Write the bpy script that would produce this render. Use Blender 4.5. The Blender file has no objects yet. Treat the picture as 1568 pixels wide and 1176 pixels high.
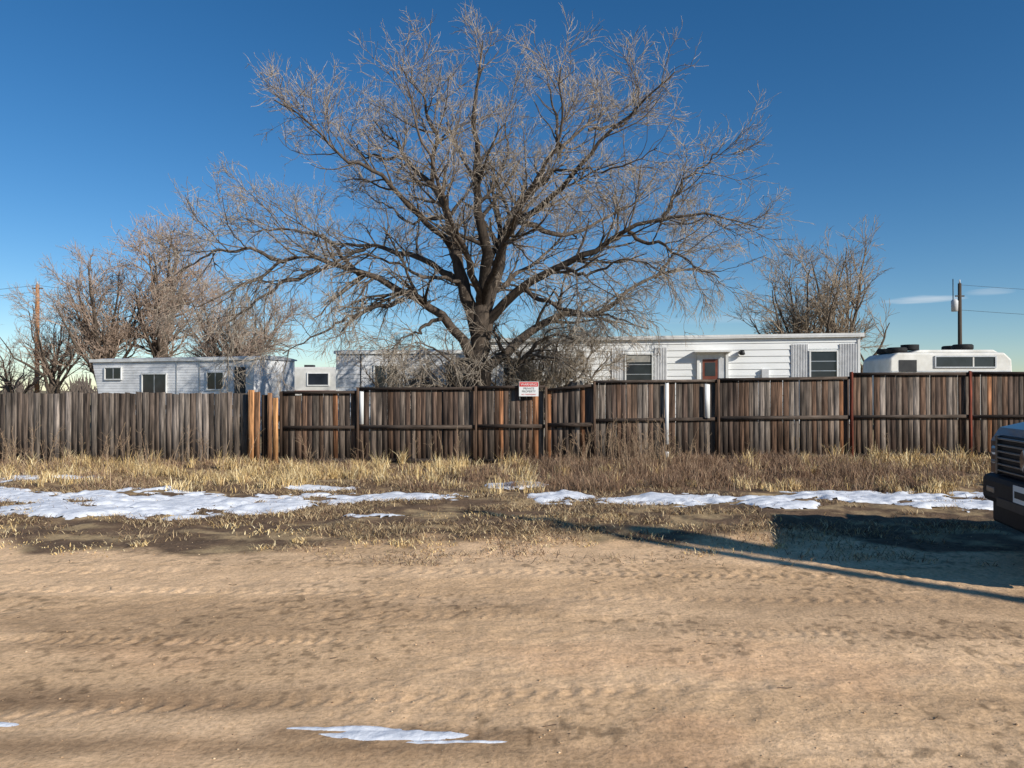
import bpy, math, random
import numpy as np
from mathutils import Vector
random.seed(7); rng=np.random.default_rng(11)
S=bpy.context.scene
S.view_settings.view_transform='Standard'; S.view_settings.look='None'; S.view_settings.exposure=0
COL=S.collection

# ------------------------------------------------------------ helpers
def ss(a,b,x):
    t=np.clip((x-a)/(b-a),0,1); return t*t*(3-2*t)
def hsh(ix,iy,seed):
    n=(ix.astype(np.int64)*374761393+iy.astype(np.int64)*668265263+seed*974711)&0x7fffffff
    n=((n^(n>>13))*1274126177)&0x7fffffff
    n=n^(n>>16)
    return (n%100003)/100003.0
def vn(x,y,seed=0):
    x=np.asarray(x,float); y=np.asarray(y,float)
    ix=np.floor(x); iy=np.floor(y); fx=x-ix; fy=y-iy
    fx=fx*fx*(3-2*fx); fy=fy*fy*(3-2*fy)
    a=hsh(ix,iy,seed); b=hsh(ix+1,iy,seed); c=hsh(ix,iy+1,seed); d=hsh(ix+1,iy+1,seed)
    return (a*(1-fx)+b*fx)*(1-fy)+(c*(1-fx)+d*fx)*fy
def fbm(x,y,o=4,seed=0):
    s=0; a=.5
    for i in range(o):
        s=s+a*vn(x*2**i+i*17.3,y*2**i-i*9.1,seed+i); a*=.5
    return s/(1-.5**o)

def raw_mesh(name,verts,faces,mat=None,cols=None,parent=None,smooth=False):
    verts=np.asarray(verts,np.float32).reshape(-1,3); faces=np.asarray(faces,np.int32)
    me=bpy.data.meshes.new(name); M,k=faces.shape
    me.vertices.add(len(verts)); me.vertices.foreach_set('co',verts.ravel())
    me.loops.add(M*k); me.loops.foreach_set('vertex_index',faces.ravel())
    me.polygons.add(M); me.polygons.foreach_set('loop_start',np.arange(0,M*k,k,dtype=np.int32))
    me.polygons.foreach_set('loop_total',np.full(M,k,np.int32))
    if smooth: me.polygons.foreach_set('use_smooth',np.ones(M,bool))
    me.update(calc_edges=True)
    if cols is not None:
        c=np.ones((len(verts),4),np.float32); c[:,:3]=cols
        at=me.attributes.new('Col','FLOAT_COLOR','POINT'); at.data.foreach_set('color',c.ravel())
    me.validate()
    ob=bpy.data.objects.new(name,me); COL.objects.link(ob)
    if mat: me.materials.append(mat)
    if parent: ob.parent=parent
    return ob
def pmesh(name,v,f,mat,parent=None,bevel=0,smooth=False,seg=2):
    me=bpy.data.meshes.new(name); me.from_pydata(v,[],f); me.update()
    ob=bpy.data.objects.new(name,me); COL.objects.link(ob); me.materials.append(mat)
    if smooth:
        for p in me.polygons:p.use_smooth=True
    if bevel:
        m=ob.modifiers.new('b','BEVEL'); m.width=bevel; m.segments=seg; m.limit_method='ANGLE'
    if parent: ob.parent=parent
    return ob
def box(name,x0,x1,y0,y1,z0,z1,mat,parent=None,bevel=0):
    v=[(x0,y0,z0),(x1,y0,z0),(x1,y1,z0),(x0,y1,z0),(x0,y0,z1),(x1,y0,z1),(x1,y1,z1),(x0,y1,z1)]
    f=[(0,3,2,1),(4,5,6,7),(0,1,5,4),(1,2,6,5),(2,3,7,6),(3,0,4,7)]
    return pmesh(name,v,f,mat,parent,bevel)
def extr(name,prof,y0,y1,mat,parent=None,bevel=0,smooth=False,seg=2):
    n=len(prof); v=[(x,y0,z) for x,z in prof]+[(x,y1,z) for x,z in prof]
    f=[tuple(range(n)),tuple(range(2*n-1,n-1,-1))]+[(i,n+i,n+(i+1)%n,(i+1)%n) for i in range(n)]
    ob=pmesh(name,v,f,mat,parent,bevel,smooth,seg)
    import bmesh
    bm=bmesh.new(); bm.from_mesh(ob.data); bmesh.ops.recalc_face_normals(bm,faces=bm.faces); bm.to_mesh(ob.data); bm.free()
    return ob
def lathe(name,prof,axis,center,mat,parent=None,n=28):
    v=[];f=[]
    for r,h in prof:
        for i in range(n):
            a=2*math.pi*i/n; c,s=r*math.cos(a),r*math.sin(a)
            p={'z':(c,s,h),'y':(c,h,s),'x':(h,c,s)}[axis]
            v.append((p[0]+center[0],p[1]+center[1],p[2]+center[2]))
    for k in range(len(prof)-1):
        for i in range(n):
            f.append((k*n+i,k*n+(i+1)%n,(k+1)*n+(i+1)%n,(k+1)*n+i))
    return pmesh(name,v,f,mat,parent,smooth=True)
def empty(name,loc=(0,0,0),rz=0):
    e=bpy.data.objects.new(name,None); COL.objects.link(e); e.location=loc; e.rotation_euler=(0,0,rz); return e

def mk(name,c1,c2=None,ns=6,stretch=(1,1,1),rough=.85,bump=.0,bdist=.01,attr=False,metal=0,lo=.35,hi=.65,ns2=None,spec=.3,coat=0,n2s=(1,1,1),n2r=(.62,1.25)):
    m=bpy.data.materials.new(name); m.use_nodes=True; nt=m.node_tree; N=nt.nodes; L=nt.links
    b=N['Principled BSDF']; b.inputs['Roughness'].default_value=rough; b.inputs['Metallic'].default_value=metal
    b.inputs['Specular IOR Level'].default_value=spec; b.inputs['Coat Weight'].default_value=coat
    tc=N.new('ShaderNodeTexCoord'); mp=N.new('ShaderNodeMapping'); mp.inputs['Scale'].default_value=stretch
    L.new(tc.outputs['Object'],mp.inputs[0])
    nz=N.new('ShaderNodeTexNoise'); nz.inputs['Scale'].default_value=ns; nz.inputs['Detail'].default_value=8; nz.inputs['Roughness'].default_value=.65
    L.new(mp.outputs[0],nz.inputs['Vector'])
    r=N.new('ShaderNodeValToRGB'); r.color_ramp.elements[0].position=lo; r.color_ramp.elements[1].position=hi
    c2=c2 or c1
    r.color_ramp.elements[0].color=(*c1,1); r.color_ramp.elements[1].color=(*c2,1)
    L.new(nz.outputs['Fac'],r.inputs[0]); out=r.outputs[0]
    if ns2:
        mp2=N.new('ShaderNodeMapping'); mp2.inputs['Scale'].default_value=n2s; L.new(tc.outputs['Object'],mp2.inputs[0])
        n2=N.new('ShaderNodeTexNoise'); n2.inputs['Scale'].default_value=ns2; n2.inputs['Detail'].default_value=5
        L.new(mp2.outputs[0],n2.inputs['Vector'])
        r2=N.new('ShaderNodeMapRange'); r2.inputs[1].default_value=.3; r2.inputs[2].default_value=.7; r2.inputs[3].default_value=n2r[0]; r2.inputs[4].default_value=n2r[1]
        L.new(n2.outputs['Fac'],r2.inputs[0])
        mx=N.new('ShaderNodeMix'); mx.data_type='RGBA'; mx.blend_type='MULTIPLY'; mx.inputs[0].default_value=1
        L.new(out,mx.inputs[6]); L.new(r2.outputs[0],mx.inputs[7]); out=mx.outputs[2]
    if attr:
        a=N.new('ShaderNodeAttribute'); a.attribute_name='Col'
        mx=N.new('ShaderNodeMix'); mx.data_type='RGBA'; mx.blend_type='MULTIPLY'; mx.inputs[0].default_value=1
        L.new(out,mx.inputs[6]); L.new(a.outputs['Color'],mx.inputs[7]); out=mx.outputs[2]
    L.new(out,b.inputs['Base Color'])
    if bump:
        bp=N.new('ShaderNodeBump'); bp.inputs['Strength'].default_value=bump; bp.inputs['Distance'].default_value=bdist
        L.new(nz.outputs['Fac'],bp.inputs['Height']); L.new(bp.outputs[0],b.inputs['Normal'])
    return m

M_ground=mk('dirt',(.84,.83,.81),(1.25,1.25,1.25),ns=34,rough=.95,bump=.6,bdist=.012,attr=True,ns2=2.2,spec=.12,n2r=(.88,1.12),lo=.36,hi=.6)
M_snow=mk('snow',(.66,.68,.72),(.86,.87,.9),ns=9,rough=.6,bump=.5,bdist=.03,lo=.3,hi=.6)
M_grass=mk('dry_grass',(.8,.8,.8),(1.2,1.2,1.2),ns=3,rough=.8,attr=True,spec=.2)
M_wood=mk('weathered_wood',(.26,.26,.265),(1.8,1.72,1.65),ns=3.6,stretch=(11,11,.5),rough=.85,bump=.5,bdist=.01,attr=True,ns2=2.2,lo=.36,hi=.68,spec=.2,n2s=(5,5,.6),n2r=(.45,1.5))
M_woodh=mk('weathered_rail_wood',(.5,.48,.46),(1.5,1.5,1.5),ns=4,stretch=(.6,6,9),rough=.85,bump=.4,attr=True,ns2=2,spec=.2)
M_bark=mk('bark',(.65,.65,.65),(1.35,1.35,1.35),ns=7,stretch=(2,2,.5),rough=.9,bump=.8,bdist=.03,attr=True,spec=.15)
M_white=mk('white_siding',(.80,.80,.77),(.90,.90,.88),ns=2.0,stretch=(.7,.7,2.5),rough=.5,ns2=.9,lo=.25,hi=.5,n2r=(.92,1.03))
M_white2=mk('old_pale_siding',(.60,.60,.60),(.84,.84,.84),ns=2.2,stretch=(1,1,1.6),rough=.5,ns2=.8,lo=.3,hi=.55,n2r=(.8,1.06))
M_trim=mk('white_trim',(.68,.67,.64),(.85,.85,.82),ns=4,stretch=(1,1,.4),rough=.5)
M_rib=mk('ribbed_panel',(.50,.50,.50),(.68,.68,.68),ns=3,rough=.5)
M_roof=mk('metal_roof',(.4,.4,.4),(.62,.62,.62),ns=2,rough=.5,metal=.2)
M_glass=mk('window_glass',(.012,.014,.018),(.03,.035,.045),ns=1.5,rough=.08,spec=.5)
M_blind=mk('window_blind',(.3,.29,.26),(.45,.43,.38),ns=2,rough=.7)
M_door=mk('brown_door',(.16,.05,.035),(.24,.08,.05),ns=4,rough=.5)
M_dark=mk('dark_metal',(.02,.02,.022),(.04,.04,.04),ns=5,rough=.5)
M_black=mk('rubber',(.012,.012,.012),(.025,.025,.025),ns=12,rough=.8)
M_skirt=mk('skirting',(.3,.28,.25),(.45,.43,.4),ns=3,rough=.7)
M_red=mk('red_paint',(.55,.03,.03),(.62,.05,.04),ns=8,rough=.5)
M_signw=mk('sign_white',(.7,.7,.68),(.78,.78,.76),ns=6,rough=.5)
M_text=mk('sign_text',(.03,.03,.03),ns=3,rough=.6)
M_pole=mk('pole_wood',(.38,.16,.06),(.56,.25,.10),ns=4,stretch=(4,4,.3),rough=.85)
M_poled=mk('pole_wood_dark',(.05,.035,.025),(.09,.065,.045),ns=4,stretch=(4,4,.3),rough=.85)
M_wire=mk('wire',(.03,.03,.03),ns=2,rough=.6)
M_navy=mk('navy_car_paint',(.005,.008,.024),(.007,.011,.03),ns=3,rough=.3,spec=.4,coat=.5)
M_chrome=mk('grille_chrome',(.10,.105,.115),(.15,.155,.165),ns=3,rough=.3,metal=.8)
M_lamp=mk('headlamp_glass',(.06,.065,.08),(.16,.17,.19),ns=9,rough=.1,spec=.6)
M_bump=mk('bumper_plastic',(.010,.010,.012),(.018,.018,.020),ns=9,rough=.6,spec=.25)
M_stone=mk('gravel',(.7,.7,.7),(1.2,1.2,1.2),ns=14,rough=.9,attr=True)
M_tan=mk('cream_camper_panel',(.62,.60,.54),(.8,.78,.73),ns=1.6,rough=.5,ns2=.9,n2r=(.8,1.08))
M_alu=mk('aluminium',(.45,.45,.46),(.6,.6,.6),ns=4,rough=.35,metal=.6)

# ------------------------------------------------------------ ground
TR=[(4.68,-.035,.085),(4.93,-.03,.085),(6.35,.02,.10),(3.95,.11,.08),(5.55,-.08,.08)]
def trk(x,y,k):
    c,sl,w=TR[k]
    yc=c+sl*x+.16*np.sin(x*.35+k*1.7)+.05*np.sin(x*.9+k); dy=(y-yc)/w
    return dy, np.exp(-dy**4)*ss(.40,.62,fbm(x*.5+k*5,y*.3,2,60+k))
def ghh(x,y,fine=True):
    z=.10*ss(-2,8,x)*ss(11,15,y)
    vg=ss(7.0,8.6,y+.5*(fbm(x*.5,y*.5,3,5)-.5)*2)
    z=z+.12*vg*(fbm(x*.9,y*.9,3,21)-.5)+.04*vg
    if fine:
        rd=1-vg
        rough=ss(.45,.65,fbm(x*.5,y*.8,3,47)+.12*ss(0,2.5,x))
        z=z+(.045*vg+.010)*(fbm(x*5,y*5,3,31)-.5)
        z=z+rd*(.003+.010*rough)*(fbm(x*13,y*15,3,33)-.5)
        wy=y+.25*(fbm(x*.35,y*.5,2,49)-.5)
        z=z+rd*.007*(fbm(x*.7,wy*6.5,3,41)-.5)
        for k in range(len(TR)):
            dy,e=trk(x,y,k)
            tread=np.sin(2*math.pi*(x/(.085+.01*k))+np.abs(dy)*2.6)*.5
            z=z+rd*e*(-.004+.010*tread*(.4+fbm(x*3,y*3,2,66)))
    return z
def geo(a,b,s,r):
    o=[a]
    while o[-1]<b:
        o.append(o[-1]+s); s*=r
    return o
xp=list(np.arange(0,6,.019))+list(np.arange(6,12,.06))+geo(12,3500,.1,1.12)
xs=np.array([-v for v in xp[:0:-1]]+xp)
ys=np.array([-v for v in geo(0,1500,.6,1.3)[::-1]]+list(np.arange(.4,2.6,.25))+list(np.arange(2.6,7.6,.017))+list(np.arange(7.6,16,.05))+geo(16,4000,.08,1.1))
ys=np.unique(ys)
X,Y=np.meshgrid(xs,ys)
far=np.clip(1-ss(30,60,np.hypot(X,Y)),0,1)
Z=ghh(X,Y)*far
tan=np.array([.74,.495,.29]); tan2=np.array([.65,.425,.24]); damp=np.array([.29,.18,.10]); verge=np.array([.150,.098,.062]); straw=np.array([.46,.33,.18]); orange=np.array([.74,.44,.24])
def lerp(a,b,t): return a*(1-t[...,None])+b*t[...,None]
C=lerp(np.broadcast_to(tan,X.shape+(3,)),tan2,ss(.35,.65,fbm(X*.5,Y*2.2,4,71)))
C=lerp(C,orange,.6*ss(.5,.72,fbm(X*1.1,Y*1.6,3,72))*ss(5.5,3.5,Y))
dm=ss(.50,.70,fbm(X*.45+3,Y*2.4+.4*fbm(X,Y,2,78),4,73))*.45*ss(6.8,4.5,Y)
nb=.18*(fbm(X*1.3,Y*3,3,74)-.5)*2
dm=np.maximum(dm,.85*np.exp(-((Y+nb-3.72)/.17)**2)*ss(-.4,-1.6,X+nb*2))
dm=np.maximum(dm,.75*np.exp(-((Y+nb-3.2)/.12)**2)*ss(.6,-.3,X+nb))
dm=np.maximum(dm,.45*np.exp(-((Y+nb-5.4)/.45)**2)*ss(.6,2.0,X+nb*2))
dm=np.maximum(dm,.75*np.exp(-((Y+nb*.6-3.34)/.11)**2)*ss(.5,.3,np.abs(X+.45)-.3))
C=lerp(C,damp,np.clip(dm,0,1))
vgm=ss(.35,.65,ss(6.3,8.6,Y+(fbm(X*.7,Y*.9,4,75)-.5)*2.8))
VC=lerp(np.broadcast_to(verge,X.shape+(3,)),straw,ss(.45,.7,fbm(X*2.5,Y*4,4,76))*.7)
C=lerp(C,VC,vgm)
C=lerp(C,np.array([.25,.19,.11]),ss(16,22,Y))
C=C*(.84+.32*fbm(X*9,Y*9,3,77))[...,None]
spk=ss(.70,.76,vn(X*26,Y*20,79))*ss(.45,.6,fbm(X*.8,Y*1.5,3,80))*(Y<8)
C=C*(1-.4*spk)[...,None]
ny,nx=X.shape; idx=np.arange(ny*nx).reshape(ny,nx)
F=np.stack([idx[:-1,:-1],idx[:-1,1:],idx[1:,1:],idx[1:,:-1]],-1).reshape(-1,4)
raw_mesh('ground',np.stack([X,Y,Z],-1),F,M_ground,C.reshape(-1,3),smooth=True)

# snow
def snoise(X,Y): return (fbm(X*1.3,Y*2.6,3,91)-.5)*2.2+(fbm(X*5,Y*8,4,95)-.5)*1.9
def snowm(X,Y,ells,amp=1.):
    m=np.full(X.shape,-9.)
    for cx,cy,rx,ry in ells: m=np.maximum(m,1-((X-cx)/rx)**2-((Y-cy)/ry)**2)
    return m+amp*snoise(X,Y)-.28
def snow(name,x0,x1,y0,y1,st,ells,amp,h):
    x=np.arange(x0,x1,st); y=np.arange(y0,y1,st); X,Y=np.meshgrid(x,y)
    m=snowm(X,Y,ells,amp)
    hh=h*np.tanh(m*1.6)+h*.3*(fbm(X*6,Y*6,3,92)-.5)
    Z=ghh(X,Y)+np.where(m>-.3,hh,-.1)
    ny,nx=X.shape; idx=np.arange(ny*nx).reshape(ny,nx); k=m>-.2
    kk=k[:-1,:-1]&k[1:,1:]&k[:-1,1:]&k[1:,:-1]
    F=np.stack([idx[:-1,:-1],idx[:-1,1:],idx[1:,1:],idx[1:,:-1]],-1)[kk]
    raw_mesh(name,np.stack([X,Y,Z],-1),F,M_snow,smooth=True)
SN=[(-8.4,12.6,1.5,.5),(-6.8,10.5,2.3,.85),(-6.9,9.5,2.0,.6),(-4.3,9.9,1.9,.8),(-5.0,9.2,1.8,.5),(-3.3,10.2,1.2,.5),(-1.9,10.6,1.6,.5),(-3,11.5,.9,.25),(.7,10.6,.6,.55),(2.1,10.3,1.1,.62),(3.5,9.9,.5,.65),(5.5,10.4,1.8,.8),(6.4,9.6,1.6,.5),(.1,11.8,.5,.35),(-10,9.8,1.5,.6),(-1.6,8.9,.5,.12),(7.4,10.6,.9,.5)]
snow('snow',-12,9.5,8.4,13.4,.035,SN,1.0,.045)
snow('snow',-1.2,.15,3.05,3.7,.008,[(-.5,3.34,.45,.055),(-.75,3.4,.3,.035),(-.22,3.27,.25,.025)],.8,.008)
snow('snow',-2.7,-2.2,3.3,3.6,.01,[(-2.5,3.44,.25,.04)],.3,.010)

# ------------------------------------------------------------ grass
def blades(name,x,y,h,w,lean,cols,stiff=.5):
    n=len(x); z=ghh(x,y)
    a=rng.uniform(0,2*np.pi,n); la=rng.uniform(0,2*np.pi,n)
    dx=np.cos(a)*w/2; dy=np.sin(a)*w/2; lx=np.cos(la)*lean*h; ly=np.sin(la)*lean*h
    hz=h*np.sqrt(np.clip(1-lean**2*.8,.04,1))
    P=np.zeros((n,5,3))
    P[:,0]=np.stack([x-dx,y-dy,z-.01],-1); P[:,1]=np.stack([x+dx,y+dy,z-.01],-1)
    P[:,2]=np.stack([x+lx*.35-dx*.8,y+ly*.35-dy*.8,z+hz*.6],-1); P[:,3]=np.stack([x+lx*.35+dx*.8,y+ly*.35+dy*.8,z+hz*.6],-1)
    P[:,4]=np.stack([x+lx,y+ly,z+hz],-1)
    b=np.arange(n)[:,None,None]*5; f=(b+np.array([[0,1,3],[0,3,2],[2,3,4]])).reshape(-1,3)
    return raw_mesh(name,P.reshape(-1,3),f,M_grass,np.repeat(cols,5,0))
def pick(n,pal,var=.25):
    c=np.array(pal)[rng.integers(0,len(pal),n)]; return c*rng.uniform(1-var,1+var,(n,1))
def scatter(n,x0,x1,y0,y1,dens):
    x=rng.uniform(x0,x1,n); y=rng.uniform(y0,y1,n); k=rng.uniform(0,1,n)<dens(x,y); return x[k],y[k]
gold=[(.64,.45,.19),(.72,.53,.26),(.48,.33,.15),(.38,.25,.13),(.78,.62,.35),(.26,.17,.09)]
def weedy(x,y): return ss(.35,.65,fbm(x*.5,y*.7,3,110)+.28*ss(-1,1.5,x)*ss(6.5,4.5,x)-.10)
x,y=scatter(200000,-13.5,13.5,10.8,15.45,lambda x,y: ss(.49,.64,fbm(x*1.3,y*1.8,4,101))*(.12+.88*ss(11.0,13.4,y))*(1-.8*weedy(x,y))*np.where(snowm(x,y,SN)>-.1,.12,1))
h=rng.uniform(.05,.21,len(x))*(.25+1.35*fbm(x*1.1,y*1.1,3,102))*(.6+.4*ss(11,14,y))
blades('dry_grass',x,y,h,rng.uniform(.006,.013,len(x)),rng.uniform(.2,.95,len(x)),pick(len(x),gold,.3))
tx=[];ty=[];th=[];tl=[]
for i in range(560):
    cx=random.uniform(-13,13); cy=random.uniform(11.0,15.2)
    if i>500: cx=random.uniform(-6,3); cy=random.uniform(7.0,9)
    elif weedy(np.array([cx]),np.array([cy]))[0]>.5 and random.random()<.7: continue
    n=random.randint(20,75); r=random.uniform(.05,.2); hh=random.uniform(.10,.40)*(1.1 if cy>13.8 else .75)*(1 if i<=500 else .3)
    if random.random()<.06: hh*=1.4
    if i>500: r*=1.6
    a=rng.uniform(0,6.28,n); q=r*np.sqrt(rng.uniform(0,1,n)); tx.append(cx+q*np.cos(a)); ty.append(cy+q*np.sin(a)); th.append(hh*rng.uniform(.4,1.1,n)); tl.append(rng.uniform(.1,.8,n) if i<=500 else rng.uniform(.6,1.05,n))
tx=np.concatenate(tx);ty=np.concatenate(ty);th=np.concatenate(th);tl=np.concatenate(tl)
blades('dry_grass',tx,ty,th,rng.uniform(.006,.013,len(tx)),tl,pick(len(tx),gold[:5]+[(.8,.66,.4)],.25))
x,y=scatter(330000,-12,10,6.5,14.8,lambda x,y: ss(.42,.62,fbm(x*1.4,y*2.2,4,105))*ss(6.4,8.6,y+(fbm(x*.7,y*.9,3,106)-.5)*3.4)*np.where(snowm(x,y,SN)>-.1,.10,1)*ss(16.5,11,y))
h=rng.uniform(.03,.12,len(x))
blades('ground_litter',x,y,h,rng.uniform(.004,.010,len(x)),rng.uniform(.8,1.08,len(x)),pick(len(x),[(.3,.2,.11),(.5,.36,.2),(.13,.08,.055),(.6,.46,.27),(.2,.13,.08)],.3))
XX=[];YY=[];HH=[]
for i in range(1000):
    cx=random.choice([random.uniform(.5,7.0),random.uniform(-12,12)]); cy=random.uniform(11.2,15.0)
    if random.random()>.15+.85*weedy(np.array([cx]),np.array([cy]))[0]: continue
    n=random.randint(30,90); rad=random.uniform(.1,.4); hg=random.uniform(.10,.36)
    a=rng.uniform(0,2*np.pi,n); r=rad*np.sqrt(rng.uniform(0,1,n))
    XX.append(cx+r*np.cos(a));YY.append(cy+r*np.sin(a));HH.append(hg*rng.uniform(.4,1,n))
x=np.concatenate(XX);y=np.concatenate(YY);h=np.concatenate(HH)
blades('brown_weeds',x,y,h,rng.uniform(.004,.009,len(x)),rng.uniform(.2,.98,len(x)),pick(len(x),[(.19,.11,.07),(.27,.165,.10),(.13,.08,.055),(.36,.24,.15),(.42,.29,.19)]))

# ------------------------------------------------------------ tubes
def tubes(name,batches,mat,parent=None,kk=None):
    VV=[];FF=[];CC=[];off=0
    for pts,rad,col,k in batches:
        N,P,_=pts.shape
        t=np.gradient(pts,axis=1); t/=np.linalg.norm(t,axis=2,keepdims=True)+1e-9
        ref=rng.normal(size=(N,1,3)); ref=np.broadcast_to(ref,t.shape)
        u=np.cross(t,ref); u/=np.linalg.norm(u,axis=2,keepdims=True)+1e-9; v=np.cross(t,u)
        a=np.arange(k)*2*np.pi/k
        ring=pts[:,:,None,:]+rad[:,:,None,None]*(u[:,:,None,:]*np.cos(a)[None,None,:,None]+v[:,:,None,:]*np.sin(a)[None,None,:,None])
        VV.append(ring.reshape(-1,3)); CC.append(np.repeat(col.reshape(-1,3),k,0))
        n=np.arange(N)[:,None,None]; p=np.arange(P-1)[None,:,None]; j=np.arange(k)[None,None,:]; j2=(j+1)%k
        b=off+n*P*k
        FF.append(np.stack([b+p*k+j,b+p*k+j2,b+(p+1)*k+j2,b+(p+1)*k+j],-1).reshape(-1,4)); off+=N*P*k
    return raw_mesh(name,np.concatenate(VV),np.concatenate(FF),mat,np.concatenate(CC),parent,smooth=True)
def resample(pl,P):
    pl=np.array(pl,float); d=np.r_[0,np.cumsum(np.linalg.norm(np.diff(pl,axis=0),axis=1))]
    t=np.linspace(0,d[-1],P); q=np.stack([np.interp(t,d,pl[:,i]) for i in range(3)],-1)
    for _ in range(2): q[1:-1]=(q[:-2]+2*q[1:-1]+q[2:])/4
    return q
def grow(pts,rad,dens,tmin,ang,Lb,P,wig,trop,rk=.6,rmin=.004,tiptaper=.35,fall=.5):
    N,Pp,_=pts.shape
    plen=np.linalg.norm(np.diff(pts,axis=1),axis=2).sum(1)
    nc=rng.poisson(np.maximum(dens*plen,.3)); idx=np.repeat(np.arange(N),nc); n=len(idx)
    t=rng.uniform(tmin,1,n)**.85; f=t*(Pp-1.001); i=f.astype(int); fr=(f-i)[:,None]
    p=pts[idx,i]*(1-fr)+pts[idx,i+1]*fr; tg=pts[idx,i+1]-pts[idx,i]; tg/=np.linalg.norm(tg,axis=1,keepdims=True)+1e-9
    r0=rad[idx,i]*(1-fr[:,0])+rad[idx,i+1]*fr[:,0]
    q=rng.normal(size=(n,3)); q-=(q*tg).sum(1,keepdims=True)*tg; q/=np.linalg.norm(q,axis=1,keepdims=True)
    a=rng.uniform(ang[0],ang[1],n)[:,None]; d=np.cos(a)*tg+np.sin(a)*q
    L=Lb*rng.uniform(.5,1.25,n)*(1.15-fall*t); st=(L/(P-1))[:,None]
    out=np.zeros((n,P,3)); out[:,0]=p
    tr=trop(p) if callable(trop) else np.full(n,trop)
    for k in range(1,P):
        d=d+rng.normal(size=(n,3))*wig; d[:,2]+=tr; d/=np.linalg.norm(d,axis=1,keepdims=True)
        out[:,k]=out[:,k-1]+d*st
    rr=np.maximum(np.minimum(r0*rk,rmin*8),rmin)[:,None]*np.linspace(1,tiptaper,P)[None,:]
    return out,np.maximum(rr,rmin*.6)
def rcol(rad,thick,thin,r1=.02,r0=.1):
    t=np.clip((rad-r1)/(r0-r1),0,1)[...,None]; c=np.array(thin)*(1-t)+np.array(thick)*t
    return c*rng.uniform(.7,1.3,(rad.shape[0],1,1))

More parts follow.
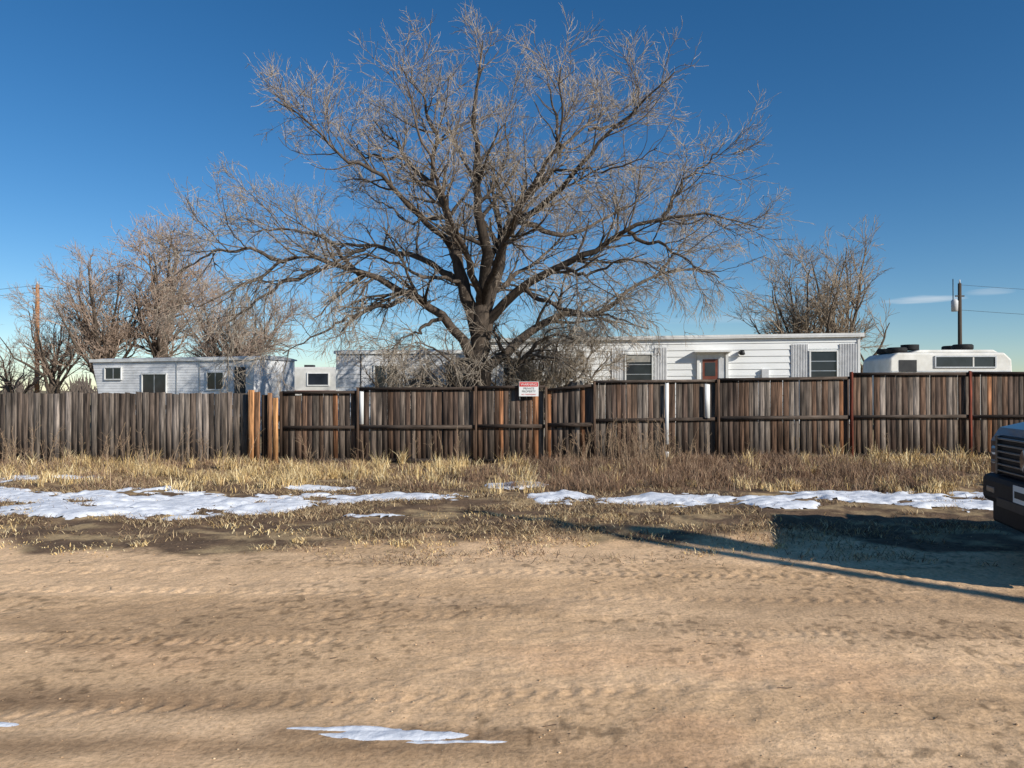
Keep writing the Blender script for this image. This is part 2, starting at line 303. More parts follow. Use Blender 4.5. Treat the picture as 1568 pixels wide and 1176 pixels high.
# ------------------------------------------------------------ big elm
s=.0177
def lm(pl): return [((a-733)*s*(.95),c,(687-b)*s-max(0,480-b)*s*.075) for a,b,c in pl]
limbs=[
 ([(735,700,0),(733,620,0),(736,560,0),(735,500,0),(737,465,0)],.36,.24),
 ([(736,530,0),(712,440,.2),(695,375,.5),(672,310,.9),(650,250,1.2),(600,190,1.8),(560,140,2.2),(535,105,2.5)],.22,.02),
 ([(737,480,0),(747,410,-.3),(738,340,-.6),(726,260,-.9),(712,190,-1),(735,120,-1),(742,62,-1.1)],.19,.02),
 ([(740,520,0),(764,410,.1),(790,330,.2),(830,265,.3),(865,215,.5),(915,160,.8),(950,118,1)],.21,.02),
 ([(790,330,.2),(850,300,-.6),(905,245,-1.4),(960,200,-2),(1015,150,-2.6)],.10,.015),
 ([(742,500,0),(800,440,-.4),(850,415,-.8),(905,395,-1),(960,365,-1.4),(1010,345,-1.6),(1070,342,-1.9),(1140,365,-2)],.14,.015),
 ([(740,570,0),(810,510,.6),(850,482,1),(900,470,1.4),(950,468,1.6),(975,430,1.8),(1040,405,2),(1110,380,2.2),(1150,400,2.4)],.15,.015),
 ([(732,560,0),(680,495,-.5),(620,465,-.9),(560,435,-1.2),(500,420,-1.5),(450,415,-1.7),(400,450,-1.9),(330,485,-2)],.15,.015),
 ([(715,440,.1),(660,400,.7),(600,375,1.2),(540,350,1.7),(470,345,2.1),(420,310,2.4),(372,285,2.6)],.11,.015),
 ([(698,375,.5),(640,330,-.3),(590,270,-1),(530,240,-1.5),(475,195,-1.9),(440,175,-2)],.10,.015),
 ([(650,250,1.2),(655,180,.6),(640,115,.2),(605,70,0)],.075,.015),
 ([(745,410,-.3),(775,340,.6),(768,260,1.3),(790,180,1.8),(780,110,2.2),(795,66,2.5)],.09,.015),
 ([(795,325,.2),(850,335,1),(910,325,1.8),(970,290,2.5),(1030,240,3),(1060,185,3.3)],.09,.015),
 ([(738,470,0),(722,420,-1.5),(705,350,-2.8),(670,270,-3.6),(650,200,-4)],.11,.015),
 ([(738,470,0),(760,410,-1.6),(800,340,-2.8),(840,260,-3.6),(850,180,-4)],.11,.015),
 ([(738,470,0),(725,430,1.6),(700,350,2.8),(640,270,3.8),(620,200,4.2)],.11,.015),
 ([(738,470,0),(765,430,1.6),(820,370,3),(880,300,4),(930,220,4.5)],.11,.015),
 ([(1010,345,-1.6),(1050,290,-1.8),(1095,240,-2)],.055,.012),
 ([(865,215,.5),(855,150,.2),(845,100,0)],.065,.015),
 ([(560,435,-1.2),(520,390,-1.5),(460,372,-1.7),(400,372,-1.9)],.06,.012),
 ([(500,420,-1.5),(440,462,-1.8),(385,505,-2),(350,540,-2)],.06,.012),
 ([(960,365,-1.4),(1040,395,-1.6),(1090,440,-1.8)],.055,.012),
 ([(800,440,-.4),(870,490,-1.2),(930,500,-1.8),(985,515,-2)],.07,.012),
 ([(620,465,-.9),(560,490,-1.6),(500,520,-2),(460,550,-2.3)],.07,.012),
 ([(680,490,-.5),(640,520,-1.2),(600,545,-1.6)],.06,.012),
 ([(600,190,1.8),(545,190,2),(500,150,2.3),(480,110,2.5)],.055,.012),
 ([(915,160,.8),(960,150,1),(1000,115,1.2)],.05,.012),
 ([(1040,405,2),(1080,350,2.4),(1120,290,2.6)],.05,.012),
 ([(712,430,.2),(640,420,-1),(590,400,-1.6),(540,410,-2),(490,450,-2.3)],.06,.012),
 ([(850,415,-.8),(900,430,-2),(950,420,-2.8),(1000,450,-3.2)],.06,.012),
 ([(672,310,.9),(610,300,1.8),(560,250,2.4),(500,230,2.8)],.06,.012),
 ([(830,265,.3),(880,270,-1.2),(930,280,-2),(990,260,-2.6)],.06,.012),
 ([(450,415,-1.7),(410,400,-2.4),(360,420,-2.8),(320,450,-3)],.05,.012),
 ([(540,350,1.7),(480,380,1),(430,400,.6),(380,430,.3)],.05,.012),
 ([(745,690,.2),(772,620,.3),(790,560,.2),(815,530,0),(850,515,-.3),(890,525,-.6)],.16,.02),
 ([(790,560,.2),(770,530,-.2),(765,500,-.6)],.08,.02),
 ([(728,690,0),(712,620,-.3),(700,570,-.5),(675,535,-.8),(640,530,-1.2)],.10,.015),
]
P0=20; pts=[];rad=[]
for pl,r0,r1 in limbs:
    q=resample(lm(pl),P0); kn=np.cumsum(rng.normal(size=(P0-3,3))*.05,0); kn-=np.linspace(0,1,P0-3)[:,None]*kn[-1]; q[2:-1]+=kn
    pts.append(q); rad.append(r1+(r0-r1)*np.linspace(1,0,P0)**1.25)
pts=np.array(pts); rad=np.array(rad); rad[0]=np.linspace(.36,.24,P0); rad[0,0:4]=[.52,.45,.40,.37]
thick=(.075,.058,.045); thin=(.43,.365,.29)
trop=lambda p: np.where(p[:,2]<5.2,-.15,np.where(p[:,2]<7.5,-.03,.05))
L1,R1=grow(pts[1:],rad[1:],2.9,.18,(.45,1.05),1.75,9,.15,lambda p:np.where(p[:,2]<4.6,-.04,.06),rk=.5,rmin=.010)
L2,R2=grow(L1,R1,4.6,.12,(.35,1.0),.95,6,.19,lambda p:np.where(p[:,2]<4.8,-.11,.04),rk=.55,rmin=.0078)
L3,R3=grow(L2,R2,6.3,.1,(.3,.95),.50,5,.21,trop,rk=.62,rmin=.0060)
L4,R4=grow(L3,R3,2.9,.15,(.3,.85),.29,4,.2,trop,rk=.7,rmin=.0052)
print('twigs',len(L1),len(L2),len(L3),len(L4))
tr=empty('bare_elm_tree',(-.9,20,0))
tubes('trunk_and_limbs',[(pts,rad,rcol(rad,thick,(.12,.095,.075)),10)],M_bark,tr)
tubes('branches',[(L1,R1,rcol(R1,thick,(.15,.12,.09),.01,.06),5),(L2,R2,rcol(R2,thick,(.24,.195,.155),.008,.04),4)],M_bark,tr)
tubes('twigs',[(L3,R3,rcol(R3,thick,thin,.006,.05),3),(L4,R4,rcol(R4,thick,thin,.006,.05),3)],M_bark,tr)

def bare_tree(name,x,y,H,spread,stems=7,seed=0,thin=(.36,.27,.2),dens=1.0,low=.0,thk=(.1,.078,.06),tw=.009,tr3=.04,rnd=0):
    e=empty(name,(x,y,0)); pl=[];rd=[]
    r=np.random.default_rng(seed)
    for i in range(stems):
        a=2*math.pi*i/stems+r.uniform(-.4,.4); sp=spread*r.uniform(.35,1); h=H*(r.uniform(.72,1) if i%3 else r.uniform(.5,.75))
        if rnd: h=H*(1-.35*(sp/spread)**2)*r.uniform(.9,1.05)
        z0=H*r.uniform(.06,.25)
        p=[(0,0,z0*.6),(sp*.18*math.cos(a),sp*.18*math.sin(a),z0+h*.2),(sp*.5*math.cos(a),sp*.5*math.sin(a),h*.55),(sp*.8*math.cos(a)+r.uniform(-.3,.3),sp*.8*math.sin(a),h*.85)]
        q=resample(p,12); q[2:]+=np.cumsum(r.normal(size=(10,3))*.07,0); pl.append(q); rd.append(np.linspace(.13,.02,12)*H/9)
    q=resample([(0,0,-.2),(0.05,0,H*.12),(0,0,H*.28)],12); pl.insert(0,q); rd.insert(0,np.linspace(.26,.15,12)*H/9)
    p=np.array(pl); rr=np.array(rd); k=H/9
    a1,b1=grow(p[1:],rr[1:],2.3/k,.15-low*.1,(.4,1.0),2.1*k,7,.15,.06,rmin=.017*k)
    a2,b2=grow(a1,b1,3.6/k*dens,.1,(.35,.95),1.05*k,5,.18,.05,rmin=.012*k)
    a3,b3=grow(a2,b2,5.2/k*dens,.1,(.3,.9),.55*k,4,.18,tr3,rmin=tw*k,tiptaper=.5)
    tubes('trunk_and_limbs',[(p,rr,rcol(rr,thk,thk),7)],M_bark,e)
    tubes('branches',[(a1,b1,rcol(b1,thk,thin,.015,.07),4),(a2,b2,rcol(b2,thk,thin,.015,.06),3),(a3,b3,rcol(b3,thk,thin,.012,.06),3)],M_bark,e)
    return e
pk_=(.44,.33,.255)
bare_tree('bare_tree',-25.4,46,11.2,4.0,11,1,dens=1.15,thin=pk_,rnd=1)
bare_tree('bare_tree',-22.2,47,14.4,2.5,8,2,dens=1.15,thin=pk_,rnd=1)
bare_tree('bare_tree',-29.2,47,8.6,3.6,8,3,dens=1.0,thin=pk_,rnd=1)
bare_tree('bare_tree',-14.2,38,8.8,4.0,12,4,dens=1.25,thin=(.40,.30,.235),rnd=1)
bare_tree('bare_tree',-33.8,50,6.4,4.2,7,5,dens=.8,tr3=-.1,thin=pk_)
bare_tree('bare_tree',16.9,42,11.0,4.4,10,9,dens=1.15,thin=(.38,.30,.22),rnd=1)
bare_tree('bare_tree',19.5,43,11.8,3.2,5,12,dens=.8,thin=(.38,.30,.22))
bare_tree('bare_shrub',1.1,21.5,4.6,2.6,10,21,dens=1.5,thin=(.38,.31,.23),tr3=-.05)
bare_tree('bare_shrub',-3.3,22.2,3.6,1.8,8,22,dens=1.2,thin=(.36,.29,.22),tr3=-.05)
p=[];rd=[]
for i in range(420):
    xx=random.uniform(-260,260); yy=random.uniform(190,300)
    if -60<xx<60 and random.random()<.6: continue
    H=random.uniform(3,8)
    for j in range(9):
        a=random.uniform(0,6.28); sp=random.uniform(.5,2.5)
        p.append(resample([(xx,yy,0),(xx+sp*.4*math.cos(a),yy,H*.5),(xx+sp*math.cos(a),yy,H*random.uniform(.6,1))],4)); rd.append(np.linspace(.3,.08,4))
p=np.array(p);rd=np.array(rd)
tubes('distant_tree_line',[(p,rd,np.broadcast_to(np.array((.15,.12,.1)),p.shape).copy(),3)],M_bark)

# ------------------------------------------------------------ fences
def boards(name,items,mat,parent):
    V=[];Fc=[];Cc=[]
    q=[(0,3,2,1),(4,5,6,7),(0,1,5,4),(1,2,6,5),(2,3,7,6),(3,0,4,7)]
    for cx,cy,z0,z1,w,t,ang,tilt,col in items:
        c,s_=math.cos(ang),math.sin(ang); b=len(V)
        for k,z in enumerate((z0,z1)):
            jl=random.uniform(-.004,.004) if k else 0
            for lx,ly in ((-w/2,-t/2),(w/2,-t/2),(w/2,t/2),(-w/2,t/2)):
                lx2=lx+(tilt*(z1-z0) if k else 0); zz=z+(jl*(1 if lx>0 else -1)*2 if k else 0)
                V.append((cx+lx2*c-ly*s_,cy+lx2*s_+ly*c,zz)); Cc.append(col)
        Fc+= [tuple(b+i for i in f) for f in q]
    return raw_mesh(name,V,Fc,mat,np.array(Cc),parent)
def vc(c,v=.25):
    k=random.uniform(1-v,1+v); return tuple(a*k for a in c)
BR=[(.098,.066,.049),(.080,.056,.044),(.118,.078,.055),(.065,.050,.041),(.135,.083,.056),(.12,.096,.078),(.10,.062,.042),(.15,.12,.098)]
GR=[(.150,.125,.104),(.175,.148,.125),(.125,.102,.084),(.20,.17,.147),(.11,.088,.072),(.09,.069,.055)]
def run(par,pa,pb,za,zb,ba,bb,pal,var,w=.138,gap=.009,skip=.012,jit=.015,orange=.03,flat=False):
    L=math.hypot(pb[0]-pa[0],pb[1]-pa[1]); ang=math.atan2(pb[1]-pa[1],pb[0]-pa[0]); d=0; it=[]; drift=0
    while d<L-.02:
        ww=w*random.uniform(.72,1.08); t=(d+ww/2)/L; drift=drift*.8+random.uniform(-.3,.3)*jit
        if random.random()>skip:
            cx=pa[0]+(pb[0]-pa[0])*t; cy=pa[1]+(pb[1]-pa[1])*t+random.uniform(-.004,.004)
            col=vc(random.choice(pal),var)
            if random.random()<orange: col=vc((.24,.115,.058),.25)
            z1=za+(zb-za)*t+random.uniform(-jit,jit)+drift; z0=ba+(bb-ba)*t+random.uniform(-.03,.03)
            if not flat and random.random()<.05: z1-=random.uniform(.03,.09)
            it.append((cx,cy,z0,z1,min(ww,.15),.018,ang+random.uniform(-.012,.012),random.uniform(-.006,.006),col))
        d+=ww+gap*(random.uniform(.05,.6) if random.random()<.86 else random.uniform(1.0,2.6))
    return it
f1=empty('wooden_fence'); 
it=run(f1,(-14,15.3),(-5.45,15.35),1.47,1.50,-.02,-.03,GR,.25,w=.13,gap=.007,skip=.0,jit=.02,orange=.01)
boards('pickets',it,M_wood,f1)
def rail(pa,pb,za,zb,h,t,col,yo):
    ang=math.atan2(pb[1]-pa[1],pb[0]-pa[0]); nx,ny=-math.sin(ang)*t/2,math.cos(ang)*t/2
    v=[]
    for (x,y),z in ((pa,za),(pb,zb)):
        for sy,sz in ((-1,-1),(1,-1),(1,1),(-1,1)): v.append((x+nx*sy,y+yo+ny*sy,z+sz*h/2))
    return v,col
def rails(name,lst,par):
    V=[];Fc=[];Cc=[]
    for v,col in lst:
        b=len(V); V+=v; Cc+=[col]*8
        Fc+=[tuple(b+i for i in f) for f in [(0,1,2,3),(7,6,5,4),(0,4,5,1),(1,5,6,2),(2,6,7,3),(3,7,4,0)]]
    raw_mesh(name,V,Fc,M_woodh,np.array(Cc),par)
rails('back_rails',[rail((-14,15.3),(-5.45,15.35),z,z,.09,.04,(.12,.09,.07),.04) for z in (.35,1.2)],f1)
boards('posts',[(-14+i*2.44,15.42,-.3,1.4,.1,.1,0,0,(.13,.1,.08)) for i in range(4)]+[(-5.38,15.42,-.3,1.5,.12,.1,0,0,(.1,.06,.04))],M_wood,f1)

f2=empty('wooden_fence')
secs=[((-4.78,15.4),(-3.2,15.45),1.55,1.56,-.02,-.02),((-3.2,15.45),(-.75,15.4),1.63,1.64,-.02,-.02),((-.75,15.4),(.68,15.3),1.66,1.67,-.03,-.02),
 ((.70,15.3),(1.62,15.0),1.60,1.70,-.02,0),((1.66,15.02),(4.25,15.4),1.75,1.78,.02,.04),((4.27,15.4),(7.1,15.6),1.80,1.84,.04,.06),((7.12,15.6),(9.65,15.7),1.92,1.93,.07,.08),((9.67,15.7),(14,15.9),1.94,1.95,.08,.1)]
pk=[];rs=[];ps=[]
white=(.62,.6,.56); red=(.19,.05,.03)
for k,(a,b,za,zb,ba,bb) in enumerate(secs):
    pk+=run(f2,a,b,za-.035,zb-.035,ba,bb,BR+(GR[2:3] if k<3 else GR[1:4]),.3,w=.128,gap=.008,skip=.004,jit=.007 if k>3 else .012,orange=.12 if k in (2,3) else .035,flat=k>3)
    mz=(.78,.80,.80,.85,.95,.97,.99,.99)[k]
    for z,h in ((za-(.045 if k<4 else .025),.055),(mz,.07),(ba+.11,.085)):
        dz=(zb-za) if z>1.2 else (bb-ba)
        rs.append(rail(a,b,z+random.uniform(-.01,.01)*(z<1.2),z+dz+random.uniform(-.012,.012)*(z<1.2),h*random.uniform(.9,1.1),.06,vc(random.choice([(.065,.048,.038),(.085,.065,.052),(.055,.041,.033)]),.2),-.041))
    ps.append((a[0],a[1]-.095,ba-.1,za+(.02 if k in (3,6,7) else -.02),.05,.045,0,0,vc((.10,.065,.045) if k not in (6,7) else red,.15)))
boards('pickets',pk,M_wood,f2); rails('rails',rs,f2); boards('posts',ps,M_wood,f2)
boards('white_slats',[(-3.12,15.35,.85,1.53,.08,.02,0,.0,white),(3.17,15.145,.45,1.70,.07,.02,0,.002,white),(4.03,15.26,.98,1.68,.10,.02,0,0,white),(3.17,15.13,.10,.3,.07,.02,0,0,white)],M_trim,f2)
f3=empty('wooden_gate_posts')
og=(.44,.225,.10)
boards('planks',[(-5.36,15.2,-.12,1.56,.12,.03,0,.004,og),(-5.235,15.2,-.12,1.52,.11,.03,0,0,(.28,.15,.08)),(-4.97,15.17,-.12,1.50,.09,.03,0,.003,(.26,.14,.075)),(-4.85,15.18,-.12,1.40,.11,.03,0,-.004,(.42,.22,.095)),(-5.1,15.26,-.1,1.46,.12,.04,0,0,(.05,.035,.025))],M_wood,f3)

# sign
sg=empty('no_trespassing_sign',(.345,15.2,1.58))
box('panel',-.2,.2,-.004,.004,-.15,.15,M_signw,sg)
box('red_header',-.19,.19,-.008,-.004,.05,.14,M_red,sg)
def text(s_,x,z,size,mat,par,y=-.010):
    cu=bpy.data.curves.new('txt','FONT'); cu.body=s_; cu.size=size; cu.align_x='CENTER'; cu.extrude=.0008
    o=bpy.data.objects.new('lettering',cu); COL.objects.link(o); o.rotation_euler=(math.pi/2,0,0); o.location=(x,y,z); cu.materials.append(mat); o.parent=par
text('WARNING',0,.07,.07,M_signw,sg); text('PRIVATE',0,-.01,.06,M_text,sg,-.006); text('PROPERTY',0,-.07,.06,M_text,sg,-.006); text('NO TRESPASSING',0,-.125,.038,M_red,sg,-.006)

# ------------------------------------------------------------ mobile homes
def window(par,u0,u1,z0,z1,y=-.02,div='h',blind=0.0,fm=None):
    fm=fm or M_trim; t=.045
    box('window_glass',u0,u1,y-.008,y,z0,z1,M_glass,par)
    for a in ((u0-t,u1+t,z0-t,z0),(u0-t,u1+t,z1,z1+t),(u0-t,u0,z0,z1),(u1,u1+t,z0,z1)):
        box('window_frame',a[0],a[1],y-.045,y,a[2],a[3],fm,par)
    if div=='h':
        n=3
        for i in range(1,n): 
            z=z0+(z1-z0)*i/n; box('window_bar',u0,u1,y-.022,y-.009,z-.013,z+.013,M_alu,par)
    elif div=='v': box('window_bar',(u0+u1)/2-.015,(u0+u1)/2+.015,y-.022,y-.009,z0,z1,M_alu,par)
    if blind: box('blind',u0+.02,u1-.02,y-.0125,y-.0085,z0+(z1-z0)*(1-blind),z1-.02,M_blind,par)
def siding(par,L,z0,z1,mat,step=.2,depth=.018,x0=0,x1=None,nose=0):
    V=[];F=[];z=z0; x1=L if x1 is None else x1
    while z<z1-.01:
        zt=min(z+step,z1); sh0=nose*(1-(z-z0)/(z1-z0)); sh1=nose*(1-(zt-z0)/(z1-z0))
        b=len(V); V+=[(x0+sh0,-.002,z),(x1,-.002,z),(x0+sh0,-depth,z+.004),(x1,-depth,z+.004),(x0+sh1,-.002,zt),(x1,-.002,zt)]
        F+=[(b,b+1,b+3,b+2),(b+2,b+3,b+5,b+4)]; z=zt
    pmesh('siding',V,F,mat,par)
def ribs(par,u0,u1,z0,z1,mat,y=-.022,p=.045):
    V=[];F=[];n=max(2,int((u1-u0)/p)); 
    for i in range(n):
        a=u0+(u1-u0)*i/n; b_=u0+(u1-u0)*(i+.5)/n; c=u0+(u1-u0)*(i+1)/n; k=len(V)
        V+=[(a,y,z0),(b_,y-.02,z0),(c,y,z0),(a,y,z1),(b_,y-.02,z1),(c,y,z1)]
        F+=[(k,k+1,k+4,k+3),(k+1,k+2,k+5,k+4)]
    pmesh('ribbed_panel',V,F,mat,par)
def shell(par,L,Wd,z0,z1,mat,nose=0,rise=.12,over=.07,roofm=None,trim=None):
    prof=[(nose,z0),(L,z0),(L,z1),(0,z1)]
    extr('walls',prof,0,Wd,mat,par)
    n=8; pr=[]
    for i in range(n+1):
        y=-over+(Wd+2*over)*i/n; pr.append((y,z1+.05+rise*math.sin(math.pi*i/n)))
    pr+= [(Wd+over,z1+.002),(-over,z1+.002)]
    m=len(pr); V=[(-over,y,z) for y,z in pr]+[(L+over,y,z) for y,z in pr]
    F=[tuple(range(m)),tuple(range(2*m-1,m-1,-1))]+[(i,m+i,m+(i+1)%m,(i+1)%m) for i in range(m)]
    pmesh('roof',V,F,roofm or M_roof,par)
    box('roof_trim',-over-.01,L+over+.01,-over-.025,-over-.003,z1-.05,z1+.065,trim or M_trim,par)
A=empty('white_mobile_home',(-1.45,24.6,0),-math.radians(12)); LA=12.1
shell(A,LA,3.6,.55,3.2,M_white,roofm=M_trim,over=.10)
siding(A,LA,.6,3.15,M_white,.2,.026)
box('skirting',.05,LA-.05,.04,3.5,0,.55,M_skirt,A)
box('corner_trim',-.01,.06,-.045,-.027,.6,3.15,M_trim,A); box('corner_trim',LA-.06,LA+.01,-.045,-.027,.6,3.15,M_trim,A)
wy=-.028
window(A,5.2,6.0,1.75,2.68,y=wy,blind=.25); ribs(A,4.73,5.13,.7,2.9,M_rib,y=-.03); ribs(A,6.07,6.47,.7,2.9,M_rib,y=-.03)
window(A,10.72,11.45,1.85,2.72,y=wy); ribs(A,10.15,10.65,.7,2.95,M_rib,y=-.03); ribs(A,11.52,12.02,.7,2.95,M_rib,y=-.03)
window(A,1.2,2.0,1.75,2.6,y=wy); window(A,3.2,3.6,1.9,2.5,y=wy,div='v')
box('door_recess',7.42,8.28,-.034,-.027,.65,2.68,M_trim,A)
box('door_frame',7.38,7.46,-.10,-.035,.65,2.72,M_trim,A); box('door_frame',8.24,8.32,-.10,-.035,.65,2.72,M_trim,A); box('door_canopy',7.3,8.4,-.35,-.027,2.73,2.78,M_trim,A)
box('door',7.55,8.0,-.06,-.036,.7,2.52,M_door,A); box('door_glass',7.62,7.93,-.068,-.061,2.0,2.42,M_glass,A); box('storm_door',8.03,8.22,-.07,-.036,.7,2.55,M_rib,A)
box('porch_lamp_arm',8.62,8.72,-.14,-.027,2.72,2.76,M_dark,A); lathe('porch_lamp',[(0,.14),(.06,.12),(.09,0),(.05,-.03),(0,-.03)],'z',(8.72,-.16,2.66),M_dark,A,12)
box('roof_vent',3.5,3.8,1.5,1.8,3.3,3.55,M_alu,A)
box('roof_seam_strip',.0,LA,-.130,-.126,3.19,3.205,M_rib,A)
box('meter_box',9.3,9.5,-.12,-.03,1.9,2.2,M_rib,A)

B=empty('white_mobile_home',(-6.5,27.4,0),-math.radians(4)); 
shell(B,5.4,3.2,.5,2.95,M_white2)
siding(B,5.4,.55,2.9,M_white2,.16)
box('skirting',.05,5.35,.04,3.1,0,.5,M_skirt,B)
window(B,1.45,2.3,1.4,2.45,div='v'); window(B,4.1,4.8,1.2,2.5,div='v'); box('corner_trim',-.01,.07,-.035,-.019,.55,2.9,M_trim,B)
box('wall_seam',.9,.94,-.026,-.019,.55,2.9,M_dark,B)

Cc=empty('old_travel_trailer',(-16.45,29,0),-math.radians(18)); LC=7.5
shell(Cc,LC,2.5,.6,2.7,M_white2,nose=.5,rise=.1)
siding(Cc,LC,.62,2.66,M_white2,.1,.012,nose=.5)
window(Cc,.68,1.45,2.0,2.42,div='v'); window(Cc,2.5,3.6,1.45,2.16,div='v')
box('door',6.7,7.15,-.05,-.016,.7,2.4,M_dark,Cc); window(Cc,5.5,6.2,1.6,2.2,div='v')
for u in (4.05,5.1,6.4): box('panel_seam',u,u+.05,-.026,-.014,.65,2.66,M_alu,Cc)
box('end_trim',LC-.3,LC+.02,-.04,-.02,.62,2.66,M_trim,Cc)
for u in (3.6,4.4): lathe('wheel',[(0,-.1),(.3,-.1),(.34,-.06),(.34,.06),(.3,.1),(0,.1)],'y',(u,.05,.34),M_black,Cc)
box('chassis',.6,7.2,.5,2.1,.35,.6,M_dark,Cc)

def rv(name,loc,rz,L,Wd,z0,z1,mat):
    e=empty(name,loc,rz)
    extr('body',[(.1,z0),(L-.1,z0),(L,z0+.9),(L-.05,z1-.25),(L-.3,z1),(.3,z1),(.05,z1-.2),(0,z0+.9)],0,Wd,mat,e,bevel=.07,seg=3)
    return e
D=rv('camper_trailer',(-10.7,33,0),0,3.1,2.3,.5,2.6,M_tan)
window(D,.15,.65,1.6,2.25,y=-.003,div=''); window(D,1.6,2.5,1.8,2.3,y=-.003,div=''); box('stripe',.1,3.0,-.008,-.002,1.45,1.55,M_door,D)
box('chassis',.3,2.9,.3,2,.3,.5,M_dark,D); lathe('wheel',[(0,-.1),(.3,-.1),(.34,-.06),(.34,.06),(.3,.1),(0,.1)],'y',(1.6,.05,.34),M_black,D)
box('roof_vent',1.2,1.6,.8,1.2,2.6,2.72,M_dark,D)
D2=empty('storage_shed',(-9.55,27.5,0),0)
box('wall_panel',-.1,.45,0,2,0,2.38,M_white,D2); box('roof',-.18,.53,-.08,2.08,2.385,2.45,M_trim,D2); box('door',.0,.35,-.02,-.002,.1,2.0,M_rib,D2)

E=rv('camper_van',(13.25,26,0),-math.radians(3),4.25,2.3,.5,2.88,M_tan)
window(E,1.6,3.6,2.38,2.72,y=-.003,div='',fm=M_alu); box('window_post',2.85,2.9,-.03,-.013,2.38,2.72,M_tan,E)
box('side_hatch',.35,.95,-.02,-.003,2.2,2.62,M_dark,E); box('body_line',.1,4.15,-.012,-.003,2.2,2.24,M_alu,E)
extr('roof_shell',[(.9,2.885),(3.9,2.885),(3.7,2.99),(1.2,2.99)],.25,2.05,M_tan,E,bevel=.03)
def tyre(par,x,y,z,axis='z',r=.34):
    lathe('tyre',[(.18,-.09),(.30,-.1),(r,-.06),(r,.06),(.30,.1),(.18,.09),(.18,-.09)],axis,(x,y,z),M_black,par)
tyre(E,.55,.6,2.99); tyre(E,1.1,.8,3.10,r=.3); tyre(E,2.9,.7,3.10); tyre(E,3.0,1.6,3.10); tyre(E,.6,1.5,2.99)
for u in (.9,3.4): tyre(E,u,.1,.34,'y')
box('chassis',.3,4,.3,2,.3,.5,M_dark,E)
def pile(name,loc,hgt,slope,wx,mat):
    tp=empty(name,loc); vv=[];ff=[]
    for j in range(9):
        for i in range(13):
            u=i/12;v=j/8; k=math.sin(math.pi*u)**.5*math.sin(math.pi*v)**.5 if 0<u<1 and 0<v<1 else 0
            vv.append((-wx+2*wx*u,-.8+1.6*v,k*(hgt+slope*u+.10*random.uniform(-1,1))))
    for j in range(8):
        for i in range(12): ff.append((j*13+i,j*13+i+1,(j+1)*13+i+1,(j+1)*13+i))
    pmesh('tarp',vv,ff,mat,tp)
pile('tarp_covered_pile',(1.55,19.2,0),1.55,.5,.75,M_dark)
pile('tarp_covered_pile',(-2.5,21.8,0),1.7,.4,1.0,M_dark)
ol=empty('old_tractor',(-1.35,23.0,0))
box('hood',-.45,.45,-.3,.3,.8,2.1,M_dark,ol,.08); box('cab',-.4,.3,-.45,.45,2.102,2.55,M_dark,ol,.06); cyl_=lathe('exhaust',[(0,2.1),(.05,2.1),(.05,2.9),(0,2.9)],'z',(.38,-.1,0),M_dark,ol,10)
for u in (-.5,.5):
    lathe('wheel',[(0,-.12),(.4,-.12),(.48,-.06),(.48,.06),(.4,.12),(0,.12)],'y',(u,-.5,.48),M_black,ol); lathe('wheel',[(0,-.12),(.4,-.12),(.48,-.06),(.48,.06),(.4,.12),(0,.12)],'y',(u,.5,.48),M_black,ol)

# ------------------------------------------------------------ utility poles
def cyl(name,r0,r1,z0,z1,x,y,mat,par,n=14): return lathe(name,[(0,z0),(r0,z0),(r1,z1),(0,z1)],'z',(x,y,0),mat,par,n)
def wire(par,a,b,sag,r=.012,n=14):
    q=[]
    for i in range(n):
        t=i/(n-1); q.append([a[k]+(b[k]-a[k])*t for k in range(3)]); q[-1][2]-=sag*4*t*(1-t)
    q=np.array([q]); tubes('wire',[(q,np.full((1,n),r),np.ones((1,n,3)),4)],M_wire,par)
U1=empty('utility_pole',(-33.4,52,0)); cyl('pole',.17,.12,-.3,9,0,0,M_pole,U1)
cyl('insulator',.06,.04,9.02,9.2,0,0,M_rib,U1); box('bracket',-.35,.35,-.06,.06,8.7,8.78,M_poled,U1)
wire(U1,(0,0,8.95),(-40,8,8.6),.6,.012); wire(U1,(0,0,8.5),(-40,8,8.0),.6,.012); wire(U1,(0,0,8.95),(60,60,8),.9,.012)
U2=empty('utility_pole',(30.3,50,0)); cyl('pole',.15,.11,-.3,8.8,0,0,M_poled,U2)
lathe('transformer',[(0,-.4),(.2,-.4),(.22,.3),(.12,.42),(0,.42)],'z',(-.35,0,7.3),M_rib,U2,14); box('bracket',-.3,.3,-.05,.05,7.9,7.98,M_poled,U2)
cyl('insulator',.05,.04,8.82,9.05,0,0,M_rib,U2); cyl('pole_pin',.03,.03,7.4,9.1,-.45,0,M_dark,U2)
wire(U2,(0,0,7.0),(40,4,6.6),.5,.012); wire(U2,(0,0,8.7),(40,4,8.4),.5,.01)
U3=empty('utility_pole',(12.45,-2.15,0)); cyl('pole',.13,.09,-.3,8.5,0,0,M_poled,U3)
lathe('transformer',[(0,-.5),(.22,-.5),(.24,.35),(.12,.48),(0,.48)],'z',(.3,.25,7.0),M_rib,U3,18); box('bracket',-.35,.35,-.05,.05,7.6,7.68,M_poled,U3)

